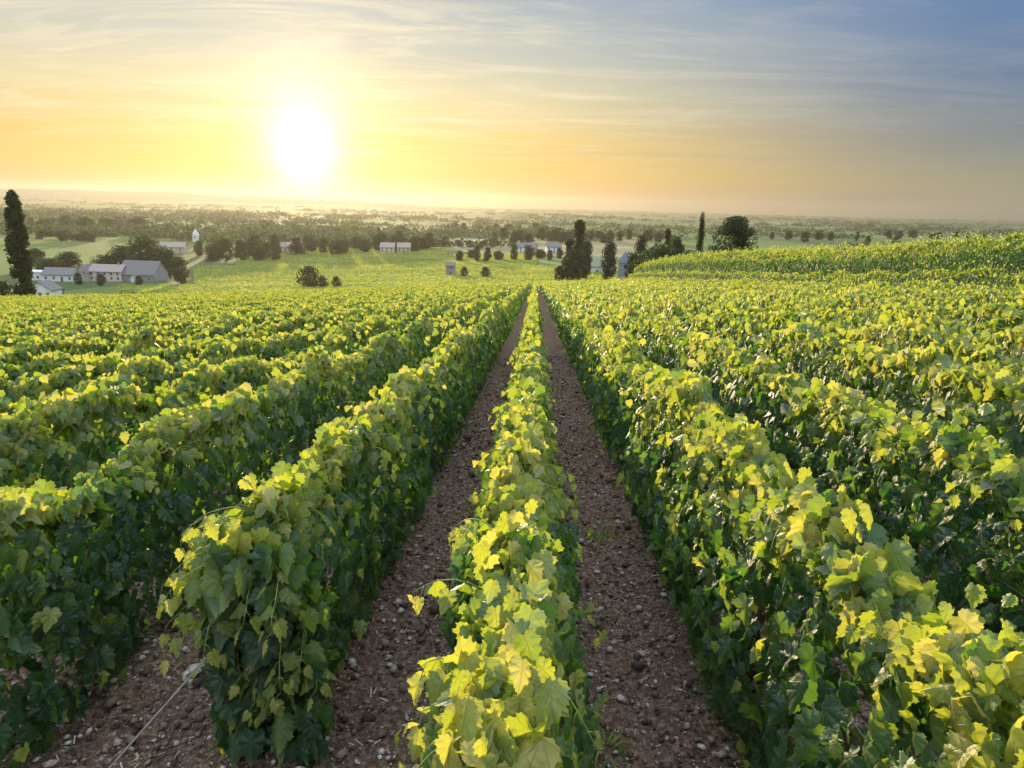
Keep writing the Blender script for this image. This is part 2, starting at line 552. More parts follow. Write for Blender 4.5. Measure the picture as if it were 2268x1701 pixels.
HALF_HI = [(0, .03), (.13, -.09), (.30, -.08), (.43, .04), (.40, .15), (.53, .25), (.54, .38), (.42, .45), (.39, .52), (.44, .64), (.36, .74), (.24, .78), (.19, .92), (.10, 1.06), (0, 1.19)]
HALF_MID = [(0, .0), (.33, -.06), (.40, .12), (.54, .33), (.38, .47), (.43, .66), (.21, .80), (0, 1.17)]
HALF_LO = [(0, .0), (.5, .35), (0, 1.0)]
HALF_HI = serrate(HALF_HI)
def two_ring(half, **kw):
    """a denser leaf: an inner ring between the middle and the rim, so that the blade can curl"""
    V, F, uv = fan_template(half, **kw)
    n = len(V) - 1
    inner = V[0] + (V[1:] - V[0]) * .55
    inner[:, 2] += .035
    iuv = uv[0] + (uv[1:] - uv[0]) * .55
    V2 = np.concatenate([V[:1], inner, V[1:]]); uv2 = np.concatenate([uv[:1], iuv, uv[1:]])
    T = []
    for i in range(n):
        j = (i + 1) % n
        T += [(0, 1 + i, 1 + j), (1 + i, 1 + n + i, 1 + n + j), (1 + i, 1 + n + j, 1 + j)]
    return V2, np.array(T), uv2
T_HI = [two_ring(HALF_HI, fold=.38, droop=.4, wave=.035, width=.92), two_ring(HALF_HI, fold=-.18, droop=.55, curl=.25, wave=.045, width=.92),
        two_ring(HALF_HI, fold=.75, droop=.2, wave=.03, width=.95), two_ring(HALF_HI, fold=.10, droop=.85, curl=-.5, wave=.05)]
T_MID = [fan_template(HALF_MID, fold=.3, droop=.35, wave=.03), fan_template(HALF_MID, fold=-.2, droop=.55, wave=.05), fan_template(HALF_MID, fold=.55, droop=.1)]
T_LO = [(np.array([(0, 0, 0), (.42, .45, -.15), (0, 1.15, -.2), (-.42, .45, -.15)]), np.array([(0, 1, 2), (0, 2, 3)]), np.full((4, 2), .42))]

def leaves(pos, tip, nrm, size, tint, templates):
    """stamp leaf templates: pos/tip/nrm (n,3), size/tint (n,)"""
    Vs, Fs, Us, Ts = [], [], [], []
    base = 0
    which = rng.integers(0, len(templates), len(pos))
    tip = tip / np.linalg.norm(tip, axis=1, keepdims=True)
    nrm = nrm - tip * (nrm * tip).sum(1, keepdims=True)
    nrm = nrm / (np.linalg.norm(nrm, axis=1, keepdims=True) + 1e-9)
    side = np.cross(tip, nrm)
    for k, (TV, TF, TU) in enumerate(templates):
        s = which == k
        n = int(s.sum())
        if not n: continue
        a = TV[None] * size[s][:, None, None]
        V = pos[s][:, None] + a[..., 0:1] * side[s][:, None] + a[..., 1:2] * tip[s][:, None] + a[..., 2:3] * nrm[s][:, None]
        Vs.append(V.reshape(-1, 3))
        Fs.append((TF[None] + (base + np.arange(n) * len(TV))[:, None, None]).reshape(-1, 3))
        Us.append(np.tile(TU, (n, 1)))
        Ts.append(np.repeat(tint[s], len(TV)))
        base += n * len(TV)
    return np.concatenate(Vs), np.concatenate(Fs), np.concatenate(Us), np.concatenate(Ts)

class Bag:
    def __init__(s): s.V, s.F, s.U, s.T, s.n = [], [], [], [], 0
    def add(s, r):
        V, F, U, T = r
        s.V.append(V); s.F.append(F + s.n); s.U.append(U); s.T.append(T); s.n += len(V)
    def build(s, name, mat, parent=None, smooth=False, off=(0, 0, 0)):
        V = np.concatenate(s.V) - np.array(off)
        return np_mesh(name, V, np.concatenate(s.F), mat, parent, {'tint': np.concatenate(s.T)}, np.concatenate(s.U), smooth)

# ------------------------------------------------------------------ the vines
ROW = 1.0
TOPZ = 1.04
# distance band: (upto, leaves per metre, leaf size, templates)
BANDS = [(4.6, 900, .088, 'hi'), (9, 740, .088, 'hi2'), (19, 520, .09, 'mid'), (40, 320, .11, 'lo'), (72, 150, .15, 'lo'), (400, 85, .20, 'lo')]
TPL = {'hi': T_HI, 'hi2': T_MID, 'mid': T_MID, 'lo': T_LO}

def in_view(x, y, m=0.0):
    if y < 2.5: return abs(x) < 4 + m and y > -2.6
    a = math.degrees(math.atan2(x, y)) + 1.75
    return -44 < a < 44

def row_leaves(k, x0, segs, near_bag, far_bag, tall=0.0):
    """segs: list of one metre stretches (ya, yb) of row k, whose middle line is x = x0"""
    for ya, yb in segs:
        d = math.hypot(x0, max(.3, (ya + yb) / 2))
        for lim, dens, size, tp in BANDS:
            if d < lim: break
        if d < 2.2: size, dens = size * .84, dens * 1.3
        n = int(dens * (yb - ya) * (1 + tall))
        y = rng.uniform(ya, yb, n)
        K = k * 7.31
        vine = vnoise(y * .95 + K, y * 0 + K, 31) - .5                     # one swell per vine
        fine = vnoise(y * 3.1 + K * 2, y * 0 + 9, 32) - .5
        top = TOPZ + tall + (.24 if d < 9 else .34) * vine + (.16 + tall * .5) * fine
        kind = rng.random(n)
        sd = np.where(rng.random(n) < .5, -1.0, 1.0)
        zr = rng.random(n)
        side_l = kind > .27
        zz = np.where(side_l, .06 + (top - .06) * zr ** .85, top + rng.normal(0, .035, n))
        lump = vnoise(y * 2.6 + K, zz * 3.2 + sd * 11 + K, 33) - .5
        amp = 1.0 if d < 9 else 1.5
        lump2 = amp * vnoise(y * 1.1 - K, zz * 1.4 + sd * 17, 35) - .5 * amp
        w = .185 + .12 * lump + .09 * lump2 + .030 * np.sin(np.clip(zz, 0, 1.1) * 2.6)
        w = w * (.95 if d > 9 else 1.0) * (1 - .58 * sstep(zz, .55 + tall, 1.08 + tall)) * (.62 + .38 * sstep(zz, 0, .35))
        depth = np.where(rng.random(n) < .72, rng.uniform(.82, 1.08, n), rng.uniform(.1, .85, n))
        xo = np.where(side_l, sd * w * depth, rng.uniform(-1, 1, n) * .085)
        # a few shoots stick out
        out = rng.random(n) < (.04 if d < 6 else .055) + tall * .15
        zz = np.where(out & ~side_l, zz + rng.uniform(.02, .16, n) * (1 + 1.6 * (d > 6)), zz)
        xo = np.where(out & side_l, xo * rng.uniform(1.1, 1.5, n), xo)
        pos = np.stack([x0 + xo, y, H(x0 + xo, y) + zz], -1)
        rr = rng.normal(0, 1, (n, 3))
        o = np.zeros((n, 3)); o[:, 0] = sd
        ax = np.abs(rng.normal(0, 1, n))
        tip_s = o * .30 + np.array([0, 0, -1.0]) + rr * np.array([.32, .58, .30])
        rr2 = rng.normal(0, 1, (n, 3))
        nrm_s = o * 1.0 + np.array([0, -.15, .45]) + rr2 * np.array([.35, .55, .35])
        tip_t = rr * np.array([.7, .7, .3]) + np.array([0, -.25, -.9])
        nrm_t = np.array([0, -.35, .8]) + rr2 * .6
        tip = np.where(side_l[:, None], tip_s, tip_t)
        nrm = np.where(side_l[:, None], nrm_s, nrm_t)
        sz = size * rng.uniform(.5, 1.2, n)
        sz = np.where(out, sz * .7, sz)
        tint = (.15 if d < 9 else .11) + .17 * rng.normal(0, 1, n) + .56 * sstep(zz, .68 + tall, 1.1 + tall) + .42 * lump2 + .16 * (vnoise(y * 4, zz * 4 + K, 36) - .5)  # tops yellower with young leaves; low tint also paints shade on the sides
        young = rng.random(n) < np.where(side_l, .05, .16)
        tint = np.where(young, tint + .30, tint)
        tint = np.where(out, .74 + .1 * rr[:, 0], tint)
        pos = pos - tip / np.linalg.norm(tip, axis=1, keepdims=True) * (sz * .4)[:, None]
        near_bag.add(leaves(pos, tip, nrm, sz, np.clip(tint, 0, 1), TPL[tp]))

def shoot(bag, mbs, p0, d0, length, n, sag=.5, size=.07):
    """a young cane with leaves along it"""
    mb = MB(); mbs.append(mb)
    p = Vector(p0); d = Vector(d0).normalized()
    pts = [p.copy()]
    for i in range(n):
        d = (d + Vector((random.gauss(0, .10), random.gauss(0, .10), -sag / n))).normalized()
        p = p + d * (length / n)
        pts.append(p.copy())
    mb.tube(pts, [max(.0012, .0034 * (1 - i / (n + 1))) for i in range(len(pts))], 5)
    P, T, N, Z, C = [], [], [], [], []
    for i in range(1, len(pts)):
        s = 1 if i % 2 else -1
        fr = i / (len(pts) - 1)
        dd = (pts[i] - pts[i - 1]).normalized()
        sidev = dd.cross(Vector((0, 0, 1))).normalized() * s
        t = (sidev * .9 + dd * .35 + Vector((0, 0, -.75))).normalized()
        q = pts[i] + t * .035
        mb.tube([pts[i], (pts[i] + q) / 2 + Vector((0, 0, .006)), q], .0011, 4)
        P.append(q); T.append(t); N.append(Vector((random.gauss(0, .35), random.gauss(-.3, .35), .9)) + sidev * .3)
        Z.append(size * (1.15 - .65 * fr) * random.uniform(.85, 1.15)); C.append(min(1, .52 + .40 * fr + random.gauss(0, .05)))
    bag.add(leaves(np.array([tuple(v) for v in P]), np.array([tuple(v) for v in T]), np.array([tuple(v) for v in N]), np.array(Z), np.array(C), T_HI))

ORD = ['', 'first', 'second', 'third', 'fourth', 'fifth', 'sixth', 'seventh', 'eighth', 'ninth', 'tenth']
N_ROWS = 10
def row_start(k):
    return -2.5 if k >= 0 else (2.25 if k == -1 else 1.9)
def row_segs(k, x0, y0, y1):
    segs = []
    y = y0
    while y < y1:
        b = min(y + 1.0, y1)
        if in_view(x0, (y + b) / 2): segs.append((y, b))
        y = b
    return segs

# trunk of one vine, shared by all copies
def trunk_mesh():
    mb = MB()
    pts = [(0, 0, -.06), (.012, .01, .1), (-.01, .03, .24), (.015, .02, .36), (0, .05, .48)]
    mb.tube(pts, [.032, .026, .022, .020, .024], 8)
    mb.tube([(0, .05, .47), (.01, .2, .52), (0, .42, .53)], [.016, .012, .008], 6)
    mb.tube([(0, .05, .47), (-.01, -.1, .53), (0, -.38, .53)], [.016, .012, .008], 6)
    return mb
trunk0 = None
for k in range(-N_ROWS, N_ROWS + 1):
    x0 = k * ROW - .04 + (.06 if k == -1 else 0)
    y0 = row_start(k)
    if k == 0:
        lab = 'central vine row running straight away below the camera, between the two bare soil paths'
    else:
        sd = 'left' if k < 0 else 'right'
        extra = {-1: ', with an anchor wire'}.get(k, '')
        lab = f'{ORD[abs(k)]} vine row to the {sd} of the central row{extra}'
    ys = max(y0, 0)
    root = empty('vine_row', (x0, ys, Hs(x0, ys)), 0, lab, 'vine row', 'vine rows in the foreground vineyard')
    nb, fb = Bag(), Bag()
    row_leaves(k, x0, row_segs(k, x0, y0, FIELD_END), nb, fb)
    off = (x0, ys, Hs(x0, ys))
    mb = []
    # young canes above and beside the near part of the row
    if abs(k) <= 4:
        y = max(y0, .5)
        while y < 9:
            if in_view(x0, y):
                s = random.choice((-1, 1))
                p = (x0 + s * .08, y, Hs(x0, y) + TOPZ - .06)
                if math.hypot(x0, y) > .6:
                    shoot(nb, mb, p, (s * random.uniform(.1, .9), random.gauss(0, .5), random.uniform(.25, .8)), random.uniform(.12, .26), 5, 1.6)
            y += random.uniform(.16, .42)
    if k == -1:      # the bushy near end of this row hangs over
        for i in range(26):
            zz = random.uniform(.30, 1.02)
            p = (x0 + random.uniform(-.16, .16), y0 + random.uniform(-.02, .12), Hs(x0, y0) + zz)
            shoot(nb, mb, p, (random.gauss(-.35, .4), random.uniform(-1, -.2), random.uniform(-.3, .5)), random.uniform(.14, .30), 5, 1.4, size=.085)
        for i in range(13):
            zz = random.uniform(.62, .98)
            p = (x0 - .14, y0 + random.uniform(-.04, .5), Hs(x0, y0) + zz)
            shoot(nb, mb, p, (random.gauss(-1, .2), random.gauss(-.25, .3), random.uniform(-.1, .6)), random.uniform(.18, .34), 6, 1.5, size=.09)
        n = 420
        zz = rng.uniform(.1, 1.02, n)
        xo = rng.uniform(-1, 1, n) * (.20 - .08 * sstep(zz, .7, 1.05))
        pos = np.stack([x0 + xo, y0 + rng.uniform(-.12, .06, n), H(x0 + xo, np.full(n, y0)) + zz], -1)
        rr = rng.normal(0, 1, (n, 3))
        nb.add(leaves(pos, np.array([0, -.3, -1]) + rr * .3, np.array([0, -1, .5]) + rng.normal(0, .4, (n, 3)), rng.uniform(.07, .12, n),
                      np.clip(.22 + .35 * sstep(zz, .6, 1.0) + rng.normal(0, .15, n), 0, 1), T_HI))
    if k == 0:
        for yy_, zz_ in ((1.36, .97), (1.30, .88)):
            shoot(nb, mb, (x0 - .07, yy_, Hs(x0, yy_) + zz_), (-1, -.1, .9), .15, 5, 1.6, size=.085)
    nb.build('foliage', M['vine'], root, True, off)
    for c in mb[:95]:
        c = c.build('cane', M['shoot'], root, True)
        c.data.transform(Matrix.Translation([-v for v in off]))
    # trunks
    if abs(k) <= 3:
        y = y0 + .25
        while y < 16:
            if in_view(x0, y, -1):
                if trunk0 is None:
                    t = trunk0 = trunk_mesh().build('trunk', M['bark'], root, True)
                else:
                    t = trunk0.copy(); COL.objects.link(t); t.parent = root
                t.location = (random.gauss(0, .015), y - ys, Hs(x0, y) - off[2])
                t.rotation_euler = (0, 0, random.uniform(-.2, .2) + random.choice((0, math.pi)))
            y += random.uniform(.9, 1.05)
        w = MB()
        ye = y0 - (.0 if k else 0)
        for hh in (.55, .85):
            w.tube([(0, ya - ys, Hs(x0, ya) + hh - off[2]) for ya in np.arange(ye, 30, 2.5)], .0016, 5)
        w.build('trellis_wire', M['wire'], root)
        for yp in np.arange(y0 + .04 if k < 0 else 3.9 + k * .3, 26, 5.0):
            b = MB()
            b.tube([(0, yp - ys, Hs(x0, yp) - .1 - off[2]), (0, yp - ys, Hs(x0, yp) + 1.0 - off[2])], [.028, .026], 8)
            b.build('post', M['wood'], root)
    if k == -1:
        g = MB()
        a = at(236, 625, y0); e = ground_at(104, 774, .6)
        g.tube([a - Vector(off), e - Vector(off)], .0042, 6)
        g.build('anchor_wire', M['wire'], root)

# all the other rows, which run together into one mass on both sides
mass = Bag()
for k in list(range(-96, -N_ROWS)) + list(range(N_ROWS + 1, 90)):
    x0 = k * ROW - .04
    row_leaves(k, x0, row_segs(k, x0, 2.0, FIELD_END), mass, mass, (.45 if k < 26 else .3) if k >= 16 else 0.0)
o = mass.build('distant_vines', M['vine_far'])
tag(o, 'mass of closely planted vine rows spreading to both sides of the foreground rows', 'vines', kind='stuff')

# ------------------------------------------------------------------ stones, clods and litter on the soil paths
def build_gravel():
    ico = np.array([(0, 0, 1), (.9, 0, .35), (.28, .86, .4), (-.75, .5, .35), (-.7, -.5, .4), (.3, -.85, .35), (0, 0, -.6)])
    F = np.array([(0, 1, 2), (0, 2, 3), (0, 3, 4), (0, 4, 5), (0, 5, 1), (6, 2, 1), (6, 3, 2), (6, 4, 3), (6, 5, 4), (6, 1, 5)])
    n = 120000
    y = 1.2 + 15 * rng.random(n) ** 1.7
    x = rng.uniform(-3.2, 3.2, n) * (1 + y * .06)
    s = np.exp(rng.normal(math.log(.0060), .60, n)) * (1 + y * .035)
    big = rng.random(n) < .03
    s = np.where(big, rng.uniform(.014, .03, n), s)
    near = 1 - sstep(np.hypot(x, y), 8, 30)
    z = H(x, y) + near * (.03 * np.cos(2 * np.pi * x) + .030 * (vnoise(x * 2.1, y * 2.1, 1) - .5) + .030 * (vnoise(x * 7, y * 7, 2) - .5) + .034 * (vnoise(x * 17, y * 17, 3) - .5))
    V = ico[None] * s[:, None, None] * rng.uniform(.6, 1.3, (n, 1, 3)) * np.array([1, 1, .8]) * rng.uniform(.8, 1.2, (n, 7, 1))
    a = rng.uniform(0, 6.28, n); ca, sa = np.cos(a)[:, None], np.sin(a)[:, None]
    V = np.stack([V[..., 0] * ca - V[..., 1] * sa, V[..., 0] * sa + V[..., 1] * ca, V[..., 2]], -1)
    V += np.stack([x, y, z + s * .25], -1)[:, None]
    T = np.clip(rng.random(n) ** 1.5 + big * rng.uniform(-.1, .45, n), 0, 1)
    o = np_mesh('gravel', V.reshape(-1, 3), (F[None] + (np.arange(n) * 7)[:, None, None]).reshape(-1, 3), M['stone'], attrs={'tint': np.repeat(T, 7)})
    tag(o, 'small stones and crumbs of brown earth strewn on the soil between the rows', 'gravel', kind='stuff')
    # dry stalks and leaf litter
    m, q, out = new_mat('dry_litter')
    p = q.n('ShaderNodeBsdfPrincipled')
    t = q.n('ShaderNodeAttribute', attribute_name='tint').outputs['Fac']
    q.put(p.inputs['Base Color'], q.ramp(t, [(0, (.10, .065, .045)), (.5, (.32, .23, .15)), (1, (.58, .48, .34))]))
    p.inputs['Roughness'].default_value = .9
    q.put(out.inputs[0], p.outputs[0])
    n = 9000
    y = 1.2 + 13 * rng.random(n) ** 1.6
    x = rng.uniform(-3.2, 3.2, n) * (1 + y * .06)
    L = rng.uniform(.006, .026, n); W = rng.uniform(.001, .0035, n)
    a = rng.uniform(0, 6.28, n)
    near = 1 - sstep(np.hypot(x, y), 8, 30)
    z = .010 + H(x, y) + near * (.03 * np.cos(2 * np.pi * x) + .030 * (vnoise(x * 2.1, y * 2.1, 1) - .5) + .030 * (vnoise(x * 7, y * 7, 2) - .5) + .034 * (vnoise(x * 17, y * 17, 3) - .5))
    d = np.stack([np.cos(a), np.sin(a), rng.normal(0, .25, n)], -1) * L[:, None]
    e = np.stack([-np.sin(a), np.cos(a), rng.normal(0, .5, n)], -1) * W[:, None]
    c = np.stack([x, y, z], -1)
    V = np.stack([c - d - e, c + d - e, c + d + e, c - d + e], 1).reshape(-1, 3)
    o = np_mesh('dry_litter', V, np.arange(n * 4).reshape(n, 4), m, attrs={'tint': np.repeat(rng.random(n), 4)})
    tag(o, 'dry stalks and leaf litter scattered over the brown soil paths', 'litter', kind='stuff')
build_gravel()

def build_weeds():
    labs = ['low green weed on the right-hand soil path against the right vine row', 'tiny weed at the foot of the central vine row near the camera',
            'small weed far down the right-hand soil path', 'small weed on the left-hand soil path']
    xs = [(.52, 4.6), (.34, 2.25), (.47, 11.0), (-.45, 5.2)]
    for (x, y), lab, s in zip(xs, labs, (1.0, .55, 1.1, .7)):
        b = Bag(); mb = []
        z = Hs(x, y)
        root = empty('weed', (x, y, z), 0, lab, 'weed', 'weeds on the soil paths')
        for i in range(9):
            a = random.uniform(0, 6.28)
            shoot(b, mb, (x + math.cos(a) * .03, y + math.sin(a) * .03, z), (math.cos(a), math.sin(a), random.uniform(.3, 1.2)), .14 * s, 4, 1.0, size=.045 * s)
        b.build('leaves', M['vine'], root, True, (x, y, z))
        for st in mb:
          st = st.build('stem', M['shoot'], root, True)
          st.data.transform(Matrix.Translation((-x, -y, -z)))
build_weeds()

# ------------------------------------------------------------------ vineyard on the lower slope
def build_lower_field():
    n = 300000
    y = rng.uniform(250, 620, n)
    x = rng.uniform(-.62, .16, n) * y
    # a far edge that runs obliquely, and rows running across the slope
    keep = (y < 560 + .55 * x) | ((x > -.42 * y) & (x < -.13 * y) & (y < 600))
    keep &= ~((x < -.505 * y) & (y > 292)) & ~((x < -.44 * y) & (y > 400))
    keep &= (x < .0 * y) | (y < 400 - .2 * x)
    x, y = x[keep], y[keep]
    u = x * .45 + y * .9
    sh = (u / 1.6 - np.floor(u / 1.6) - .5)
    u2 = sh * .55 * 1.6
    x = x + (u2 - sh * 1.6) * .45; y = y + (u2 - sh * 1.6) * .9
    n = len(x)
    hgt = .75 + .35 * vnoise(x / 2, y / 2, 5)
    z = H(x, y) + hgt * rng.uniform(.4, 1.05, n)
    rr = rng.normal(0, 1, (n, 3))
    b = Bag()
    tint = np.clip(.74 + .12 * rng.normal(0, 1, n) + .3 * (vnoise(x / 25, y / 12, 6) - .5), 0, 1)
    b.add(leaves(np.stack([x, y, z], -1), rr * np.array([1, 1, .4]) + np.array([0, 0, -.3]), np.array([0, -.2, 1]) + rng.normal(0, .5, (n, 3)), rng.uniform(.55, 1.0, n), tint, T_LO))
    o = b.build('lower_vineyard', M['vine_far'])
    tag(o, 'yellow green vineyard on the lower slope beyond the foreground field', 'vineyard', kind='stuff')
build_lower_field()

# ------------------------------------------------------------------ trees
def crown_mesh(w, h, z0, n, leaf, shape, seed, flat=0):
    """leaf faces gathered in clumps through the crown's volume. shape: round, column, cone, spread"""
    r = np.random.default_rng(seed)
    nc = {'round': 60, 'column': 70, 'poplar': 170, 'cone': 60, 'spread': 70}[shape]
    t = r.random(nc)
    if shape == 'column': prof = np.sin(np.clip(t * .93 + .07, 0, 1) * math.pi) ** .45 * (1 - .45 * t)
    elif shape == 'poplar': prof = (1 - t) ** .42 * (.62 + .38 * np.clip(t / .22, 0, 1))
    elif shape == 'cone': prof = (1 - t) ** .8 * .95 + .04
    else: prof = np.sqrt(np.clip(1 - (2 * t - .85) ** 2 / 1.35, .02, 1))
    a = r.uniform(0, 6.283, nc)
    rad = w / 2 * prof * np.sqrt(r.random(nc)) * .86
    cx, cy, cz = np.cos(a) * rad, np.sin(a) * rad, z0 + (h - z0) * t
    cr = {'round': .19, 'column': .26, 'poplar': .11, 'cone': .2, 'spread': .17}[shape] * w * r.uniform(.55, 1.2, nc)
    i = r.integers(0, nc, n)
    d = r.normal(0, 1, (n, 3)); d /= np.linalg.norm(d, axis=1, keepdims=True)
    q = r.random(n) ** .35
    pos = np.stack([cx[i], cy[i], cz[i]], -1) + d * (cr[i] * q)[:, None] * np.array([1, 1, .8 if shape not in ('column', 'poplar') else 1.5])
    pos[:, 2] = np.clip(pos[:, 2], z0 * .6, h * 1.03)
    tint = np.clip(.35 + .5 * (r.random(nc)[i] - .5) + .25 * r.normal(0, 1, n), 0, 1)
    return leaves(pos, d + r.normal(0, .5, (n, 3)) + np.array([0, 0, -.2]), d * .6 + np.array([0, 0, .5]) + r.normal(0, .5, (n, 3)), leaf * r.uniform(.6, 1.3, n), tint, T_LO)

def make_tree(shape, w, h, n, leaf, seed, z0f):
    root = empty('tree', (0, 0, 0))
    b = Bag(); b.add(crown_mesh(w, h, h * z0f, n, leaf, shape, seed))
    b.build('crown', M['tree'], root)
    rr = random.Random(seed)
    mb = MB()
    top = h * (.85 if shape in ('column', 'cone', 'poplar') else .6)
    mb.tube([(0, 0, -.5), (rr.uniform(-.1, .1), 0, top * .35), (rr.uniform(-.2, .2), rr.uniform(-.2, .2), top * .7), (0, 0, top)], [w * .035 + .12, w * .03 + .08, w * .02 + .05, .04], 8)
    for i in range(7):
        a = rr.uniform(0, 6.28); zz = h * z0f + (top - h * z0f) * rr.uniform(.05, .8)
        L = w * .36 * (1 if shape in ('round', 'spread') else .6)
        mb.tube([(0, 0, zz), (math.cos(a) * L * .5, math.sin(a) * L * .5, zz + L * .35), (math.cos(a) * L, math.sin(a) * L, zz + L * .8)], [.10, .07, .03], 5)
    mb.build('trunk', M['bark'], root, True)
    return root

PROTO = {'poplar': make_tree('poplar', 5, 20, 17000, .40, 13, .03), 'round': make_tree('round', 8, 10, 5200, .42, 1, .12), 'round2': make_tree('spread', 10, 9, 5200, .45, 2, .10),
         'column': make_tree('column', 5, 20, 6500, .42, 3, .05), 'cone': make_tree('cone', 6, 14, 5200, .42, 4, .05),
         'dome': make_tree('round', 10.5, 16, 14000, .42, 5, .15), 'bush': make_tree('spread', 4, 3, 1600, .28, 6, .05)}
DIM = {'poplar': (5, 20), 'round': (8, 10), 'round2': (10, 9), 'column': (5, 20), 'cone': (6, 14), 'dome': (10.5, 16), 'bush': (4, 3)}
used = set()
NAMES = {'poplar': 'poplar_tree', 'round': 'broadleaf_tree', 'round2': 'broadleaf_tree', 'column': 'poplar_tree', 'cone': 'conifer_tree', 'dome': 'broadleaf_tree', 'bush': 'bush'}

def tree(kind, px, ptop, wpx, Y, label, group, cat='tree', pbase=None):
    """stand a tree on the ground at northing Y, seen at photo column px, its top at photo row ptop"""
    if pbase:
        g = ground_at(px, pbase, 150)
        if g: Y = g.y
    p = at(px, ptop, Y)
    z = Hs(p.x, Y)
    h = max(1.2, p.z - z)
    w = wpx / F_PX * Y
    o = PROTO[kind] if kind not in used else copy_tree(PROTO[kind])
    used.add(kind)
    W, Hh = DIM[kind]
    o.name = NAMES[kind]
    o.location = (p.x, Y, z - .1)
    o.scale = (w / W, w / W, h / Hh)
    o.rotation_euler.z = random.uniform(0, 6.28)
    return tag(o, label, cat, group)

G1 = 'trees behind the right-hand crest'
G2 = 'trees around the farm at the left'
G3 = 'bushes on the lower vineyard'
K = 1 / 2.2148
def T(kind, sx, stop, sw, Y, lab, grp, cat='tree', sb=None):
    return tree(kind, sx * K, stop * K, sw * K, Y, lab, grp, cat, sb and sb * K)
# photo positions are in pixels of the 2268 wide photograph
T('poplar', 24, 430, 60, 142, 'tall dark poplar standing alone at the left edge of the photo', G2)
T('bush', 2, 625, 60, 150, 'dark bush at the foot of the tall poplar, cut by the left edge', G2, 'bush')
T('dome', 1634, 486, 96, 172, 'large dark dome-shaped tree behind the right-hand crest', G1)
T('column', 1557, 476, 17, 180, 'slim pointed poplar just left of the large dome-shaped tree', G1)
T('round', 1500, 530, 40, 215, 'round tree between the slim poplar and the wide dark bushes', G1)
T('cone', 1480, 512, 26, 235, 'dark pointed tree rising above the wide bushes left of the poplar', G1)
T('round2', 1470, 545, 92, 190, 'wide dark green tree left of the slim poplar', G1)
T('round', 1421, 528, 30, 260, 'narrow rounded tree right of the slate-roofed tower', G1)
T('round', 1352, 540, 36, 270, 'dark egg-shaped tree left of the slate-roofed tower', G1)
T('cone', 1285, 492, 46, 300, 'tallest dark conifer of the clump left of the grey-roofed house', G1)
T('cone', 1262, 532, 40, 290, 'shorter conifer at the left of the dark clump', G1)
T('round2', 1275, 556, 60, 285, 'bushy dark tree at the foot of the tall conifers', G1)
T('round', 1302, 538, 26, 292, 'small dark tree at the right of the conifer clump', G1)
T('round2', 1440, 556, 76, 205, 'broad low green tree right of the slate-roofed tower', G1)
T('round2', 1528, 558, 60, 188, 'low bushy tree at the foot of the slim poplar on its left', G1)
T('round2', 1405, 562, 44, 245, 'low tree directly right of the slate-roofed tower', G1)
T('round2', 1590, 548, 60, 165, 'low dark tree between the slim poplar and the dome-shaped tree', G1)
T('round', 1240, 590, 26, 285, 'low shrubby tree in front of the conifer clump', G1)
# farm at the left
T('round', 395, 572, 38, 298, 'brown green round tree at the right end of the farm', G2)
T('round2', 318, 528, 90, 330, 'broad tree behind the grey barn', G2)
T('round', 268, 548, 60, 335, 'rounded tree behind the pale pink farmhouse', G2)
T('round2', 232, 566, 66, 332, 'low broad tree behind the gabled farmhouse', G2)
T('round', 372, 556, 36, 330, 'tree behind the right corner of the grey barn', G2)
T('round', 150, 560, 56, 345, 'dark tree behind the long white shed', G2)
T('round2', 108, 572, 70, 350, 'wide dark tree behind the left end of the white shed', G2)
T('round', 78, 552, 40, 360, 'tree right behind the tall poplar', G2)
T('round', 120, 632, 36, 235, 'dark shrubby tree above the small cottage', G2)
T('bush', 172, 605, 20, 292, 'shrub in front of the long grey-roofed house', G2, 'bush')
T('bush', 222, 608, 22, 290, 'shrub in front of the gabled farmhouse', G2, 'bush')
T('bush', 305, 612, 18, 288, 'shrub by the door of the grey barn', G2, 'bush')
# bushes standing in the lower vineyard
T('bush', 682, 592, 50, 250, 'largest of the three dark bushes in the lower vineyard', G3, 'bush', 638)
T('bush', 715, 612, 24, 249, 'middle one of the three dark bushes in the lower vineyard', G3, 'bush', 638)
T('bush', 745, 613, 22, 251, 'small round bush at the right of the three in the lower vineyard', G3, 'bush', 637)
T('bush', 1028, 592, 18, 250, 'dark bush just right of the small grey hut', G3, 'bush', 614)
T('bush', 1076, 592, 22, 252, 'dark bush further right of the small grey hut', G3, 'bush', 616)

